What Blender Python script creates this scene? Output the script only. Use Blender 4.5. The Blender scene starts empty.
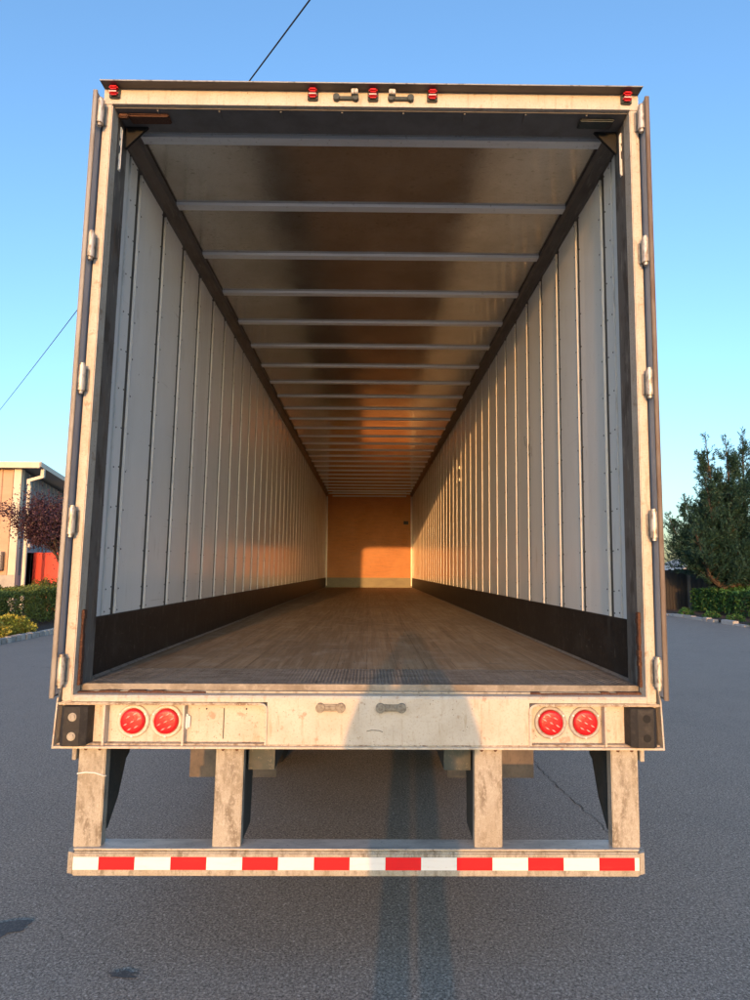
import bpy, bmesh, math, random
from math import radians as RAD, sin, cos, pi
from mathutils import Vector, Matrix
random.seed(7)
sc = bpy.context.scene
C = sc.collection

# ------------------------------------------------------------------ camera
FZ = 1.20                      # height of the trailer floor above the ground
pitch, yaw, roll = 0.1108, 0.0083, 0.0057
fw = Vector((sin(yaw)*cos(pitch), cos(yaw)*cos(pitch), sin(pitch)))
rt = Vector((cos(yaw), -sin(yaw), 0)); up = rt.cross(fw)
r2 = cos(roll)*rt + sin(roll)*up; u2 = -sin(roll)*rt + cos(roll)*up
cd = bpy.data.cameras.new('camera'); cam = bpy.data.objects.new('camera', cd); C.objects.link(cam)
m = Matrix((r2, u2, -fw)).transposed().to_4x4(); m.translation = Vector((0.0112, -2.821, FZ+0.5123))
cam.matrix_world = m
cd.sensor_fit = 'HORIZONTAL'; cd.sensor_width = 36; cd.lens = 36*629.0/750
cd.clip_start = 0.02; cd.clip_end = 3000
sc.camera = cam

# ------------------------------------------------------------------ light
SUN = Vector((0.066, 1.0, -0.0995)).normalized()      # travel direction of the sunlight
EL = math.asin(-SUN.z)
w = bpy.data.worlds.new('World'); sc.world = w; w.use_nodes = True
nt = w.node_tree; nt.nodes.clear()
sky = nt.nodes.new('ShaderNodeTexSky'); sky.sky_type = 'NISHITA'; sky.sun_disc = False
sky.sun_elevation = EL; sky.sun_rotation = pi + 0.066
sky.air_density = 1.0; sky.dust_density = 2.2; sky.ozone_density = 2.9; sky.altitude = 0
bg = nt.nodes.new('ShaderNodeBackground'); bg.inputs['Strength'].default_value = 0.15
wo = nt.nodes.new('ShaderNodeOutputWorld')
nt.links.new(sky.outputs[0], bg.inputs[0]); nt.links.new(bg.outputs[0], wo.inputs[0])
ld = bpy.data.lights.new('sun', 'SUN'); ld.energy = 2.0; ld.angle = RAD(0.6); ld.color = (.44, .195, .060)
lo = bpy.data.objects.new('sun', ld); C.objects.link(lo)
lo.rotation_euler = SUN.to_track_quat('-Z', 'Y').to_euler(); lo.location = (-3, -30, 12)
sc.view_settings.view_transform = 'Standard'; sc.view_settings.look = 'None'
sc.view_settings.exposure = 2.1; sc.view_settings.gamma = 1
sc.render.engine = 'CYCLES'
sc.cycles.max_bounces = 10; sc.cycles.diffuse_bounces = 6; sc.cycles.glossy_bounces = 6
sc.render.resolution_x = 768; sc.render.resolution_y = 1024

# ------------------------------------------------------------------ materials
def M(name, base, rough=.6, metal=0, layers=(), bump=None, spec=.5, island=0, rlayer=None, coat=0):
    """layers: (kind, (sx,sy,sz), lo, hi, colour, amount [,detail])"""
    mt = bpy.data.materials.new(name); mt.use_nodes = True
    n = mt.node_tree.nodes; L = mt.node_tree.links; b = n['Principled BSDF']
    tc = n.new('ShaderNodeTexCoord')
    def tex(kind, s, detail=6):
        mp = n.new('ShaderNodeMapping'); mp.inputs['Scale'].default_value = s
        L.new(tc.outputs['Object'], mp.inputs[0])
        if kind == 'noise':
            t = n.new('ShaderNodeTexNoise'); t.inputs['Detail'].default_value = detail; t.inputs['Roughness'].default_value = .65
            t.inputs['Scale'].default_value = 1; L.new(mp.outputs[0], t.inputs[0]); return t.outputs[0]
        if kind == 'voro':
            t = n.new('ShaderNodeTexVoronoi'); t.inputs['Scale'].default_value = 1; L.new(mp.outputs[0], t.inputs[0]); return t.outputs['Distance']
        if kind == 'cell':
            t = n.new('ShaderNodeTexVoronoi'); t.inputs['Scale'].default_value = 1; L.new(mp.outputs[0], t.inputs[0])
            s_ = n.new('ShaderNodeSeparateColor'); L.new(t.outputs['Color'], s_.inputs[0]); return s_.outputs[0]
        if kind == 'wave':
            t = n.new('ShaderNodeTexWave'); t.inputs['Scale'].default_value = 1; t.inputs['Distortion'].default_value = 5
            t.inputs['Detail'].default_value = 3; L.new(mp.outputs[0], t.inputs[0]); return t.outputs[1]
    def ramp(src, lo_, hi):
        r = n.new('ShaderNodeMapRange'); r.inputs[1].default_value = lo_; r.inputs[2].default_value = hi
        L.new(src, r.inputs[0]); return r.outputs[0]
    cur = None
    rgb = n.new('ShaderNodeRGB'); rgb.outputs[0].default_value = (*base, 1); cur = rgb.outputs[0]
    if island:
        g = n.new('ShaderNodeNewGeometry')
        h = n.new('ShaderNodeHueSaturation'); L.new(cur, h.inputs['Color'])
        v = n.new('ShaderNodeMapRange'); v.inputs[3].default_value = 1-island; v.inputs[4].default_value = 1+island
        L.new(g.outputs['Random Per Island'], v.inputs[0]); L.new(v.outputs[0], h.inputs['Value'])
        hv = n.new('ShaderNodeMapRange'); hv.inputs[3].default_value = .48; hv.inputs[4].default_value = .52
        L.new(g.outputs['Random Per Island'], hv.inputs[0]); L.new(hv.outputs[0], h.inputs['Hue'])
        cur = h.outputs[0]
    for ly in layers:
        kind, s, lo_, hi, col, amt = ly[:6]
        f = ramp(tex(kind, s, ly[6] if len(ly) > 6 else 6), lo_, hi)
        a = n.new('ShaderNodeMath'); a.operation = 'MULTIPLY'; a.inputs[1].default_value = amt; a.use_clamp = True
        L.new(f, a.inputs[0])
        mx = n.new('ShaderNodeMix'); mx.data_type = 'RGBA'
        L.new(a.outputs[0], mx.inputs[0]); L.new(cur, mx.inputs[6]); mx.inputs[7].default_value = (*col, 1)
        cur = mx.outputs[2]
    L.new(cur, b.inputs['Base Color'])
    b.inputs['Roughness'].default_value = rough; b.inputs['Metallic'].default_value = metal
    b.inputs['Specular IOR Level'].default_value = spec; b.inputs['Coat Weight'].default_value = coat
    if rlayer:
        kind, s, lo_, hi, r0, r1 = rlayer
        f = ramp(tex(kind, s), lo_, hi); q = n.new('ShaderNodeMapRange'); q.inputs[3].default_value = r0; q.inputs[4].default_value = r1
        L.new(f, q.inputs[0]); L.new(q.outputs[0], b.inputs['Roughness'])
    if bump:
        bp = n.new('ShaderNodeBump'); bp.inputs['Strength'].default_value = bump[2]; bp.inputs['Distance'].default_value = bump[3] if len(bump) > 3 else .01
        L.new(tex(bump[0], bump[1]), bp.inputs['Height']); L.new(bp.outputs[0], b.inputs['Normal'])
    return mt

paint = M('frame_paint', (.54, .495, .43), .5, layers=[
    ('noise', (7, 7, 7), .42, .68, (.40, .34, .27), .65), ('noise', (3, 3, 3), .5, .7, (.58, .55, .50), .5),
    ('noise', (35, 35, 6), .55, .66, (.34, .25, .16), .55), ('noise', (110, 110, 110), .54, .62, (.40, .30, .20), .5),
    ('noise', (16, 16, 16), .60, .67, (.27, .15, .08), .55), ('noise', (70, 70, 70), .64, .68, (.13, .08, .05), .9),
    ('voro', (30, 30, 30), .08, .04, (.10, .07, .05), .8), ('noise', (30, 30, 120), .66, .70, (.15, .12, .10), .7)], bump=('noise', (25, 25, 25), .3, .004))
edge_paint = M('worn_edge', (.42, .36, .28), .6, layers=[('noise', (40, 40, 40), .45, .6, (.16, .09, .05), .8),
    ('noise', (90, 90, 90), .55, .62, (.60, .55, .47), .7)], bump=('noise', (80, 80, 80), .4, .003))
legmat = M('galvanised_dirty', (.38, .355, .30), .7, layers=[
    ('noise', (22, 22, 7), .48, .62, (.17, .14, .10), .85), ('noise', (90, 90, 60), .5, .62, (.48, .455, .40), .6),
    ('noise', (6, 6, 3), .45, .65, (.33, .29, .22), .6), ('noise', (200, 200, 200), .55, .65, (.12, .10, .08), .6)], bump=('noise', (60, 60, 60), .3, .003))
galv = M('galvanised', (.56, .54, .50), .5, .25, layers=[
    ('noise', (7, 20, 20), .42, .62, (.33, .325, .31), .7), ('noise', (30, 50, 50), .55, .7, (.55, .57, .57), .5),
    ('noise', (60, 90, 90), .6, .68, (.09, .10, .11), .7)], bump=('noise', (30, 30, 30), .15, .003))
galvk = M('keeper_metal', (.22, .22, .21), .5, .4, layers=[('noise', (60, 60, 60), .45, .62, (.10, .09, .08), .8)])
steel = M('worn_steel', (.30, .30, .29), .5, .5, layers=[('noise', (40, 40, 12), .5, .65, (.10, .08, .06), .7)], bump=('noise', (50, 50, 50), .3, .003))
hingem = M('hinge_metal', (.55, .53, .49), .45, .4, layers=[('noise', (60, 60, 20), .48, .6, (.18, .14, .10), .8)], bump=('noise', (80, 80, 80), .3, .002))
liner = M('post_liner', (.15, .145, .14), .6, .2, layers=[
    ('noise', (30, 12, 5), .5, .62, (.07, .06, .055), .8), ('noise', (60, 40, 6), .58, .66, (.34, .32, .29), .6),
    ('noise', (14, 14, 3), .56, .66, (.17, .11, .07), .6)], bump=('noise', (60, 40, 8), .35, .004))
rust = M('rust', (.10, .046, .028), .9, layers=[('noise', (60, 60, 60), .4, .6, (.07, .03, .02), .8), ('noise', (120, 120, 120), .55, .65, (.30, .15, .08), .6)],
    bump=('noise', (150, 150, 150), .8, .004))
dark = M('dark_metal', (.04, .055, .058), .55, .3, layers=[('noise', (12, 12, 12), .45, .7, (.10, .095, .09), .6), ('noise', (70, 70, 70), .58, .68, (.2, .19, .17), .4)])
darkrail = M('top_rail_metal', (.16, .155, .15), .5, .4, layers=[('noise', (10, 3, 10), .4, .65, (.08, .078, .075), .7), ('noise', (50, 8, 50), .56, .66, (.28, .27, .25), .4)])
panelm = M('wall_panel_white', (.86, .88, .89), .22, .0, layers=[
    ('noise', (2.2, 2.2, 1.0), .4, .7, (.78, .79, .77), .6), ('noise', (20, 14, 3), .60, .72, (.60, .60, .58), .5),
    ('noise', (120, 60, 60), .66, .72, (.25, .25, .25), .6), ('noise', (1, 1.3, 30), .66, .74, (.50, .49, .47), .5), ('noise', (1, 24, 26), .70, .73, (.30, .29, .28), .7)],
    rlayer=('noise', (2, 2, 2), .35, .65, .12, .22), bump=('noise', (3, 2.2, 1.2), .06, .02), spec=.6)
edgeal = M('panel_edge_metal', (.70, .71, .71), .35, .15, layers=[('noise', (30, 30, 8), .55, .7, (.45, .44, .42), .6)])
gapm = M('panel_gap', (.05, .05, .05), .6, .3, layers=[('noise', (20, 20, 5), .4, .6, (.07, .065, .06), .7)])
rivm = M('rivet', (.10, .10, .10), .4, .6)
kick = M('scuff_liner_black', (.018, .017, .017), .45, layers=[
    ('noise', (5, 5, 9), .5, .75, (.045, .042, .04), .8), ('noise', (40, 18, 60), .62, .72, (.16, .15, .14), .6),
    ('noise', (9, 30, 8), .66, .74, (.16, .15, .14), .4), ('noise', (1, 14, 3), .57, .66, (.075, .07, .065), .6), ('noise', (1, 50, 12), .64, .69, (.20, .19, .17), .6)], bump=('noise', (10, 10, 10), .2, .01), spec=.35)
alroof = M('roof_sheet_metal', (.58, .57, .55), .2, .9, layers=[
    ('noise', (30, 60, 30), .60, .66, (.20, .18, .15), .8), ('noise', (2, 2, 2), .35, .65, (.38, .36, .33), .7),
    ('noise', (90, 90, 90), .66, .70, (.12, .11, .10), .8)], rlayer=('noise', (2.5, 2.5, 2.5), .35, .65, .11, .22), bump=('noise', (9, 9, 9), .06, .01))
bowm = M('roof_bow_metal', (.78, .82, .86), .45, .35, layers=[('noise', (4, 30, 30), .5, .7, (.66, .68, .70), .6), ('noise', (60, 60, 60), .62, .68, (.3, .3, .3), .6)])
plate = M('tread_plate', (.25, .24, .225), .55, .4, layers=[('noise', (5, 14, 5), .42, .62, (.12, .105, .09), .8), ('noise', (30, 60, 30), .5, .66, (.34, .33, .31), .5),
    ('noise', (2.2, 6, 2), .60, .66, (.07, .06, .055), .7)], bump=('noise', (60, 60, 60), .3, .003))
rubber = M('rubber', (.018, .017, .017), .7, layers=[('noise', (30, 30, 30), .5, .7, (.05, .045, .04), .7)], bump=('noise', (40, 40, 40), .6, .006))
flapm = M('mud_flap', (.10, .085, .072), .8, layers=[('noise', (5, 5, 4), .4, .65, (.19, .155, .125), .8), ('noise', (60, 60, 30), .55, .68, (.05, .045, .04), .5)])
redlens = M('red_lens', (.58, .008, .014), .35, layers=[('noise', (400, 400, 400), .45, .6, (.34, .005, .008), .6)], bump=('voro', (170, 170, 170), .35, .002), coat=.15)
pinklens = M('pale_pink_lens', (.95, .55, .50), .2, coat=.5)  # pale pink carries the sun glints of the tail lights in its colour
clearlens = M('clear_lens', (.75, .78, .80), .08, coat=1, spec=.8)
ringc = M('lamp_ring_painted', (.60, .54, .45), .5, layers=[('noise', (60, 60, 60), .5, .65, (.42, .34, .25), .6)])
ringg = M('lamp_ring_grey', (.40, .38, .35), .5, layers=[('noise', (60, 60, 60), .5, .65, (.27, .24, .21), .6)])
tape_r = M('tape_red', (.74, .018, .022), .25, layers=[('noise', (8, 8, 40), .55, .75, (.60, .05, .04), .4)], bump=('voro', (220, 220, 220), .12, .001), coat=.3)
tape_w = M('tape_white', (.82, .82, .80), .28, layers=[('noise', (8, 8, 50), .5, .7, (.70, .66, .60), .5), ('noise', (40, 40, 90), .62, .7, (.62, .55, .46), .5)], bump=('voro', (220, 220, 220), .12, .001), coat=.3)
white = M('white_paint', (.75, .75, .73), .5, layers=[('noise', (30, 30, 30), .5, .7, (.45, .43, .40), .5)])
outer = M('trailer_skin', (.70, .70, .68), .35, layers=[('noise', (2, 2, 6), .45, .7, (.60, .59, .56), .6)])
doorskin = M('door_skin', (.23, .30, .40), .42, .15, layers=[('noise', (14, 14, 2.5), .42, .65, (.15, .19, .25), .7), ('noise', (50, 50, 8), .6, .7, (.45, .47, .50), .4)], bump=('noise', (5, 5, 5), .12, .01))
tyre = M('tyre', (.02, .02, .02), .8, bump=('noise', (40, 40, 40), .3, .005))

# wood floor -------------------------------------------------------
def wood_floor():
    mt = bpy.data.materials.new('oak_floor'); mt.use_nodes = True
    n = mt.node_tree.nodes; L = mt.node_tree.links; b = n['Principled BSDF']
    tc = n.new('ShaderNodeTexCoord')
    mp = n.new('ShaderNodeMapping'); mp.inputs['Rotation'].default_value = (0, 0, pi/2); L.new(tc.outputs['Object'], mp.inputs[0])
    def brick(wd, h, mort, c1, c2, cm):
        t = n.new('ShaderNodeTexBrick'); t.offset = .37; t.inputs['Scale'].default_value = 1
        t.inputs['Brick Width'].default_value = wd; t.inputs['Row Height'].default_value = h; t.inputs['Mortar Size'].default_value = mort
        t.inputs['Color1'].default_value = (*c1, 1); t.inputs['Color2'].default_value = (*c2, 1); t.inputs['Mortar'].default_value = (*cm, 1)
        L.new(mp.outputs[0], t.inputs[0]); return t.outputs[0]
    lam = brick(1.3, .032, .0006, (.36, .265, .17), (.25, .18, .115), (.13, .09, .06))
    brd = brick(30, .159, .0016, (1, 1, 1), (.74, .71, .68), (.34, .30, .27))
    mul = n.new('ShaderNodeMix'); mul.data_type = 'RGBA'; mul.blend_type = 'MULTIPLY'; mul.inputs[0].default_value = 1
    L.new(lam, mul.inputs[6]); L.new(brd, mul.inputs[7]); cur = mul.outputs[2]
    for s, lo_, hi, col, amt in [((40, 1.6, 1), .45, .65, (.42, .34, .25), .55), ((1.4, 1.1, 1), .42, .62, (.19, .14, .095), .6),
                                 ((6, 5, 1), .52, .66, (.37, .32, .26), .5), ((90, 6, 1), .60, .68, (.07, .05, .04), .7), ((12, 70, 1), .66, .72, (.36, .32, .27), .5),
                                 ((2.2, 14, 1), .6, .7, (.09, .07, .055), .5)]:
        m2 = n.new('ShaderNodeMapping'); m2.inputs['Scale'].default_value = s; L.new(tc.outputs['Object'], m2.inputs[0])
        t = n.new('ShaderNodeTexNoise'); t.inputs['Scale'].default_value = 1; t.inputs['Detail'].default_value = 6; t.inputs['Roughness'].default_value = .65; L.new(m2.outputs[0], t.inputs[0])
        r = n.new('ShaderNodeMapRange'); r.inputs[1].default_value = lo_; r.inputs[2].default_value = hi; r.inputs[4].default_value = amt; L.new(t.outputs[0], r.inputs[0])
        mx = n.new('ShaderNodeMix'); mx.data_type = 'RGBA'; L.new(r.outputs[0], mx.inputs[0]); L.new(cur, mx.inputs[6]); mx.inputs[7].default_value = (*col, 1); cur = mx.outputs[2]
        last = t
    L.new(cur, b.inputs['Base Color']); b.inputs['Roughness'].default_value = .55; b.inputs['Specular IOR Level'].default_value = .4
    bp = n.new('ShaderNodeBump'); bp.inputs['Strength'].default_value = .3; bp.inputs['Distance'].default_value = .004; L.new(brd, bp.inputs['Height']); L.new(bp.outputs[0], b.inputs['Normal'])
    return mt
oak = wood_floor()
ply = M('plywood', (.54, .22, .055), .5, layers=[('noise', (3, 1, 22), .4, .65, (.40, .17, .055), .7), ('noise', (14, 1, 40), .62, .68, (.12, .06, .03), .8),
    ('noise', (1.2, 1, 1), .4, .7, (.66, .33, .12), .6)])

def asphalt_mat():
    mt = bpy.data.materials.new('asphalt'); mt.use_nodes = True
    n = mt.node_tree.nodes; L = mt.node_tree.links; b = n['Principled BSDF']
    tc = n.new('ShaderNodeTexCoord')
    def nz(scale, lo_, hi, v1, detail=4, typ='noise', v0=0):
        if typ == 'noise':
            t = n.new('ShaderNodeTexNoise'); t.inputs['Detail'].default_value = detail; o = t.outputs[0]; t.inputs['Roughness'].default_value = .6
        else:
            t = n.new('ShaderNodeTexVoronoi'); s_ = n.new('ShaderNodeSeparateColor'); L.new(t.outputs['Color'], s_.inputs[0]); o = s_.outputs[0]
        t.inputs['Scale'].default_value = scale; L.new(tc.outputs['Object'], t.inputs[0])
        r = n.new('ShaderNodeMapRange'); r.inputs[1].default_value = lo_; r.inputs[2].default_value = hi; r.inputs[3].default_value = v0; r.inputs[4].default_value = v1
        L.new(o, r.inputs[0]); return r.outputs[0], o
    rgb = n.new('ShaderNodeRGB'); rgb.outputs[0].default_value = (.24, .215, .178, 1); cur = rgb.outputs[0]
    def mix(f, col):
        nonlocal cur
        mx = n.new('ShaderNodeMix'); mx.data_type = 'RGBA'; L.new(f, mx.inputs[0]); L.new(cur, mx.inputs[6]); mx.inputs[7].default_value = (*col, 1); cur = mx.outputs[2]
    mix(nz(.35, .4, .65, .5)[0], (.25, .22, .182))
    mix(nz(.9, .5, .62, .35, 8)[0], (.15, .14, .125))
    mix(nz(2.5, .45, .7, .5)[0], (.165, .150, .132))
    mix(nz(170, .44, .60, .9, 3)[0], (.070, .065, .057))
    mix(nz(85, .52, .60, .75, 3)[0], (.44, .40, .34))
    mix(nz(60, .55, .62, .8, 3)[0], (.07, .064, .056))
    mix(nz(300, .55, .95, .6, typ='v')[0], (.40, .37, .33))
    mix(nz(230, .955, .97, .55, typ='v')[0], (.33, .325, .31))
    mix(nz(150, .985, .988, .6, typ='v')[0], (.62, .58, .52))
    L.new(cur, b.inputs['Base Color']); b.inputs['Roughness'].default_value = .85; b.inputs['Specular IOR Level'].default_value = .3
    bp = n.new('ShaderNodeBump'); bp.inputs['Strength'].default_value = .6; bp.inputs['Distance'].default_value = .004
    L.new(nz(150, 0, 1, 1, 4)[1], bp.inputs['Height']); L.new(bp.outputs[0], b.inputs['Normal'])
    return mt
asph = asphalt_mat()
oil = M('oil_stain', (.05, .048, .046), .7, layers=[('noise', (90, 90, 90), .5, .65, (.16, .15, .135), .8), ('noise', (260, 260, 260), .5, .6, (.10, .095, .09), .8)])
crackm = M('crack_dark', (.035, .033, .03), .95)
mulch = M('mulch', (.09, .055, .038), .95, layers=[('noise', (30, 30, 30), .45, .6, (.04, .026, .02), .8), ('voro', (25, 25, 25), .2, .05, (.17, .11, .08), .5)], bump=('noise', (30, 30, 30), 1, .03))
stone = M('kerb_stone', (.40, .39, .37), .85, island=.25, layers=[('noise', (12, 12, 12), .45, .65, (.24, .23, .21), .7)], bump=('noise', (20, 20, 20), .7, .02))
siding = M('tan_siding', (.50, .33, .22), .55, layers=[('noise', (1, 1, 4), .4, .7, (.40, .26, .17), .6)])
sidegrey = M('shaded_siding', (.27, .29, .31), .55, layers=[('noise', (1, 1, 4), .4, .7, (.21, .225, .24), .6)])  # blue-grey puts the side wall's shade into the siding colour
trimc = M('cream_trim', (.62, .56, .45), .5, layers=[('noise', (4, 4, 2), .45, .7, (.52, .46, .36), .6)])
conc = M('concrete', (.42, .40, .37), .85, layers=[('noise', (3, 3, 3), .4, .65, (.30, .285, .26), .7), ('noise', (30, 30, 30), .5, .7, (.5, .48, .45), .4)], bump=('noise', (30, 30, 30), .3, .01))
redm = M('red_door_paint', (.60, .05, .035), .45, layers=[('noise', (3, 3, 3), .4, .7, (.50, .04, .03), .5)])
roofm = M('metal_roof', (.42, .42, .40), .5, .3)
blackm = M('dark_interior', (.012, .012, .012), .9)
barkm = M('bark', (.085, .06, .045), .9, layers=[('noise', (20, 20, 6), .45, .6, (.04, .03, .022), .8)], bump=('noise', (25, 25, 8), .8, .02))
woodpost = M('weathered_post', (.20, .17, .14), .9, layers=[('noise', (20, 20, 4), .45, .6, (.11, .09, .075), .8)])
polem = M('utility_pole_wood', (.15, .115, .09), .9, layers=[('noise', (15, 15, 2), .45, .6, (.08, .06, .045), .8)])
cablem = M('cable', (.02, .02, .02), .6)
def leafmat(name, col, isl=.45, rough=.55, trans=0):
    mt = M(name, col, rough, island=isl, spec=.3)
    if trans:
        n = mt.node_tree.nodes; L = mt.node_tree.links; b = n['Principled BSDF']; o = [x for x in n if x.type == 'OUTPUT_MATERIAL'][0]
        t = n.new('ShaderNodeBsdfTranslucent'); mx = n.new('ShaderNodeMixShader'); mx.inputs[0].default_value = trans
        L.new(b.inputs['Base Color'].links[0].from_socket, t.inputs[0]); L.new(b.outputs[0], mx.inputs[1]); L.new(t.outputs[0], mx.inputs[2]); L.new(mx.outputs[0], o.inputs[0])
    return mt
conifer = leafmat('conifer_needles', (.026, .066, .045), .5, trans=.15)
boxwood = leafmat('hedge_leaves', (.17, .20, .045), .5, trans=.25)
yellowl = leafmat('yellow_leaves', (.50, .42, .07), .35, trans=.3)
purple = leafmat('plum_leaves', (.065, .030, .042), .5, trans=.15)
greenl = leafmat('shrub_leaves', (.055, .13, .030), .45, trans=.2)
farl = leafmat('far_leaves', (.04, .06, .03), .4)

# ------------------------------------------------------------------ builders
def tag(o, label=None, cat=None, group=None, kind=None):
    if label: o['label'] = label
    if cat: o['category'] = cat
    if group: o['group'] = group
    if kind: o['kind'] = kind
    return o
def empty(name, loc=(0, 0, 0), label=None, cat=None, group=None):
    o = bpy.data.objects.new(name, None); C.objects.link(o); o.location = loc; o.empty_display_size = .2
    return tag(o, label, cat, group)
def twist(p):      # the rear frame leans a touch to one side
    k = max(0, min(1, 1 - p[1]/15.85))
    z = p[2]-FZ
    return (p[0] + (-.026 + .012*(z+.2))*k, p[1], p[2])
class MB:
    def __init__(s, fz=0): s.v = []; s.f = []; s.mi = []; s.fz = fz; s.sm = []
    def add(s, vs, fs, mi=0, smooth=False):
        o = len(s.v); s.v += [(a, b, c+s.fz) for a, b, c in vs]; s.f += [tuple(i+o for i in f) for f in fs]; s.mi += [mi]*len(fs); s.sm += [smooth]*len(fs); return s
    def box(s, x0, x1, y0, y1, z0, z1, mi=0, b=0):
        if x0 > x1: x0, x1 = x1, x0
        if y0 > y1: y0, y1 = y1, y0
        if z0 > z1: z0, z1 = z1, z0
        if not b:
            return s.add([(x0,y0,z0),(x1,y0,z0),(x1,y1,z0),(x0,y1,z0),(x0,y0,z1),(x1,y0,z1),(x1,y1,z1),(x0,y1,z1)],
              [(0,3,2,1),(4,5,6,7),(0,1,5,4),(1,2,6,5),(2,3,7,6),(3,0,4,7)], mi)
        bm = bmesh.new(); bmesh.ops.create_cube(bm, size=1)
        for v in bm.verts: v.co = Vector(((x0+x1)/2+v.co.x*(x1-x0), (y0+y1)/2+v.co.y*(y1-y0), (z0+z1)/2+v.co.z*(z1-z0)))
        bmesh.ops.bevel(bm, geom=bm.edges[:], offset=b, segments=2, affect='EDGES')
        bm.verts.ensure_lookup_table()
        s.add([tuple(v.co) for v in bm.verts], [[v.index for v in f.verts] for f in bm.faces], mi); bm.free(); return s
    def ring(s, pts, rads, n=10, mi=0, cap=True, smooth=True):
        pts = [Vector(p) for p in pts]; vs = []; fs = []
        prev = None
        for i, p in enumerate(pts):
            d = (pts[min(i+1, len(pts)-1)] - pts[max(i-1, 0)])
            if d.length < 1e-9: d = Vector((0, 0, 1))
            d.normalize()
            if prev is None:
                a = d.orthogonal().normalized()
            else:
                a = (prev - d*prev.dot(d)); a = a.normalized() if a.length > 1e-6 else d.orthogonal().normalized()
            prev = a; b_ = d.cross(a); r = rads[i] if hasattr(rads, '__len__') else rads
            for k in range(n):
                t = 2*pi*k/n; vs.append(tuple(p + a*cos(t)*r + b_*sin(t)*r))
        for i in range(len(pts)-1):
            for k in range(n):
                fs.append((i*n+k, i*n+(k+1) % n, (i+1)*n+(k+1) % n, (i+1)*n+k))
        s.add(vs, fs, mi, smooth)
        if cap:
            s.add(vs[:n][::-1], [tuple(range(n))], mi); s.add(vs[-n:], [tuple(range(n))], mi)
        return s
    def cyl(s, a, b, r, n=16, mi=0): return s.ring([a, b], r, n, mi)
    def prism(s, poly, axis, a, b, mi=0):
        """poly: 2-D points; axis x: (y,z), y: (x,z), z: (x,y)"""
        def P(q, t): return {'x': (t, q[0], q[1]), 'y': (q[0], t, q[1]), 'z': (q[0], q[1], t)}[axis]
        n = len(poly); vs = [P(q, a) for q in poly] + [P(q, b) for q in poly]
        fs = [tuple(range(n)), tuple(range(2*n-1, n-1, -1))] + [(i, i+n, (i+1) % n + n, (i+1) % n) for i in range(n)]
        return s.add(vs, fs, mi)
    def build(s, name, mats, parent=None, tw=False):
        me = bpy.data.meshes.new(name)
        vs = [twist(v) for v in s.v] if tw else s.v
        org = Vector((0, 0, 0))
        me.from_pydata([tuple(v) for v in vs], [], s.f)
        if not isinstance(mats, (list, tuple)): mats = [mats]
        for q in mats: me.materials.append(q)
        me.polygons.foreach_set('material_index', s.mi); me.polygons.foreach_set('use_smooth', s.sm)
        bm = bmesh.new(); bm.from_mesh(me)
        if len(bm.faces) < 40000: bmesh.ops.recalc_face_normals(bm, faces=bm.faces)
        bm.to_mesh(me); bm.free()
        o = bpy.data.objects.new(name, me); C.objects.link(o)
        if parent:
            o.parent = parent
            if parent.type == 'EMPTY': o.matrix_parent_inverse = Matrix.Translation(-parent.location)
        return o

# ------------------------------------------------------------------ ground
g = MB(); g.add([(-900, -900, 0), (900, -900, 0), (900, 900, 0), (-900, 900, 0)], [(0, 1, 2, 3)]); tag(g.build('ground', asph), kind='structure')
def bed(x0, x1, y0, y1, name):
    b = MB(); b.box(x0, x1, y0, y1, .004, .09); tag(b.build(name, mulch), kind='structure')
bed(-60, -8.42, -6, 60, 'planting_bed'); bed(11.95, 45, -6, 60, 'planting_bed')
def kerb(x, y0, y1, wd, rough, name):
    b = MB(); y = y0
    rr = random.Random(3)
    while y < y1:
        l = rr.uniform(.17, .26) if not rough else rr.uniform(.3, .8)
        h = .13 + rr.uniform(-.02, .02) if not rough else .11+rr.uniform(-.05, .03)
        dx = rr.uniform(-.015, .015)
        if not (rough and rr.random() < .12):
            b.box(x+dx, x+dx+wd, y, y+l-.015, -.02, h, b=.018)
        y += l
    tag(b.build(name, stone), kind='structure')
kerb(-8.42, 4, 40, .17, False, 'kerb'); kerb(11.75, 6, 34, .2, True, 'kerb')
# crack, tar seams and stains in the asphalt
rr = random.Random(11)
def crack(pts, wd, name='pavement_crack', mat=crackm, z=.004):
    b = MB(); L = []
    for i in range(len(pts)-1):
        a, c = Vector(pts[i]), Vector(pts[i+1]); n_ = max(2, int((c-a).length/.05))
        for k in range(n_):
            p = a.lerp(c, k/n_); L.append((p.x+rr.gauss(0, .010), p.y+rr.gauss(0, .010)))
    vs = []; fs = []
    for i, (x, y) in enumerate(L):
        h = wd*rr.uniform(.3, 1.2); vs += [(x-h, y, z), (x+h, y+h*.3, z)]
        if i: fs.append((2*i-2, 2*i-1, 2*i+1, 2*i))
    b.add(vs, fs); return tag(b.build(name, mat), kind='structure')
crack([(1.50, 5.2), (1.54, 3.6), (1.50, 2.9), (1.53, 2.3), (1.60, 1.65), (1.58, 1.1)], .0035)
crack([(-8, 8.2), (-6.5, 8.6), (-5.2, 8.3), (-3.5, 8.7)], .012)
crack([(3.0, 10.5), (6, 11.2), (9, 10.8), (11.6, 11.6)], .015)
crack([(3.2, 6), (5.6, 6.4), (8, 6.1)], .008)
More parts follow.
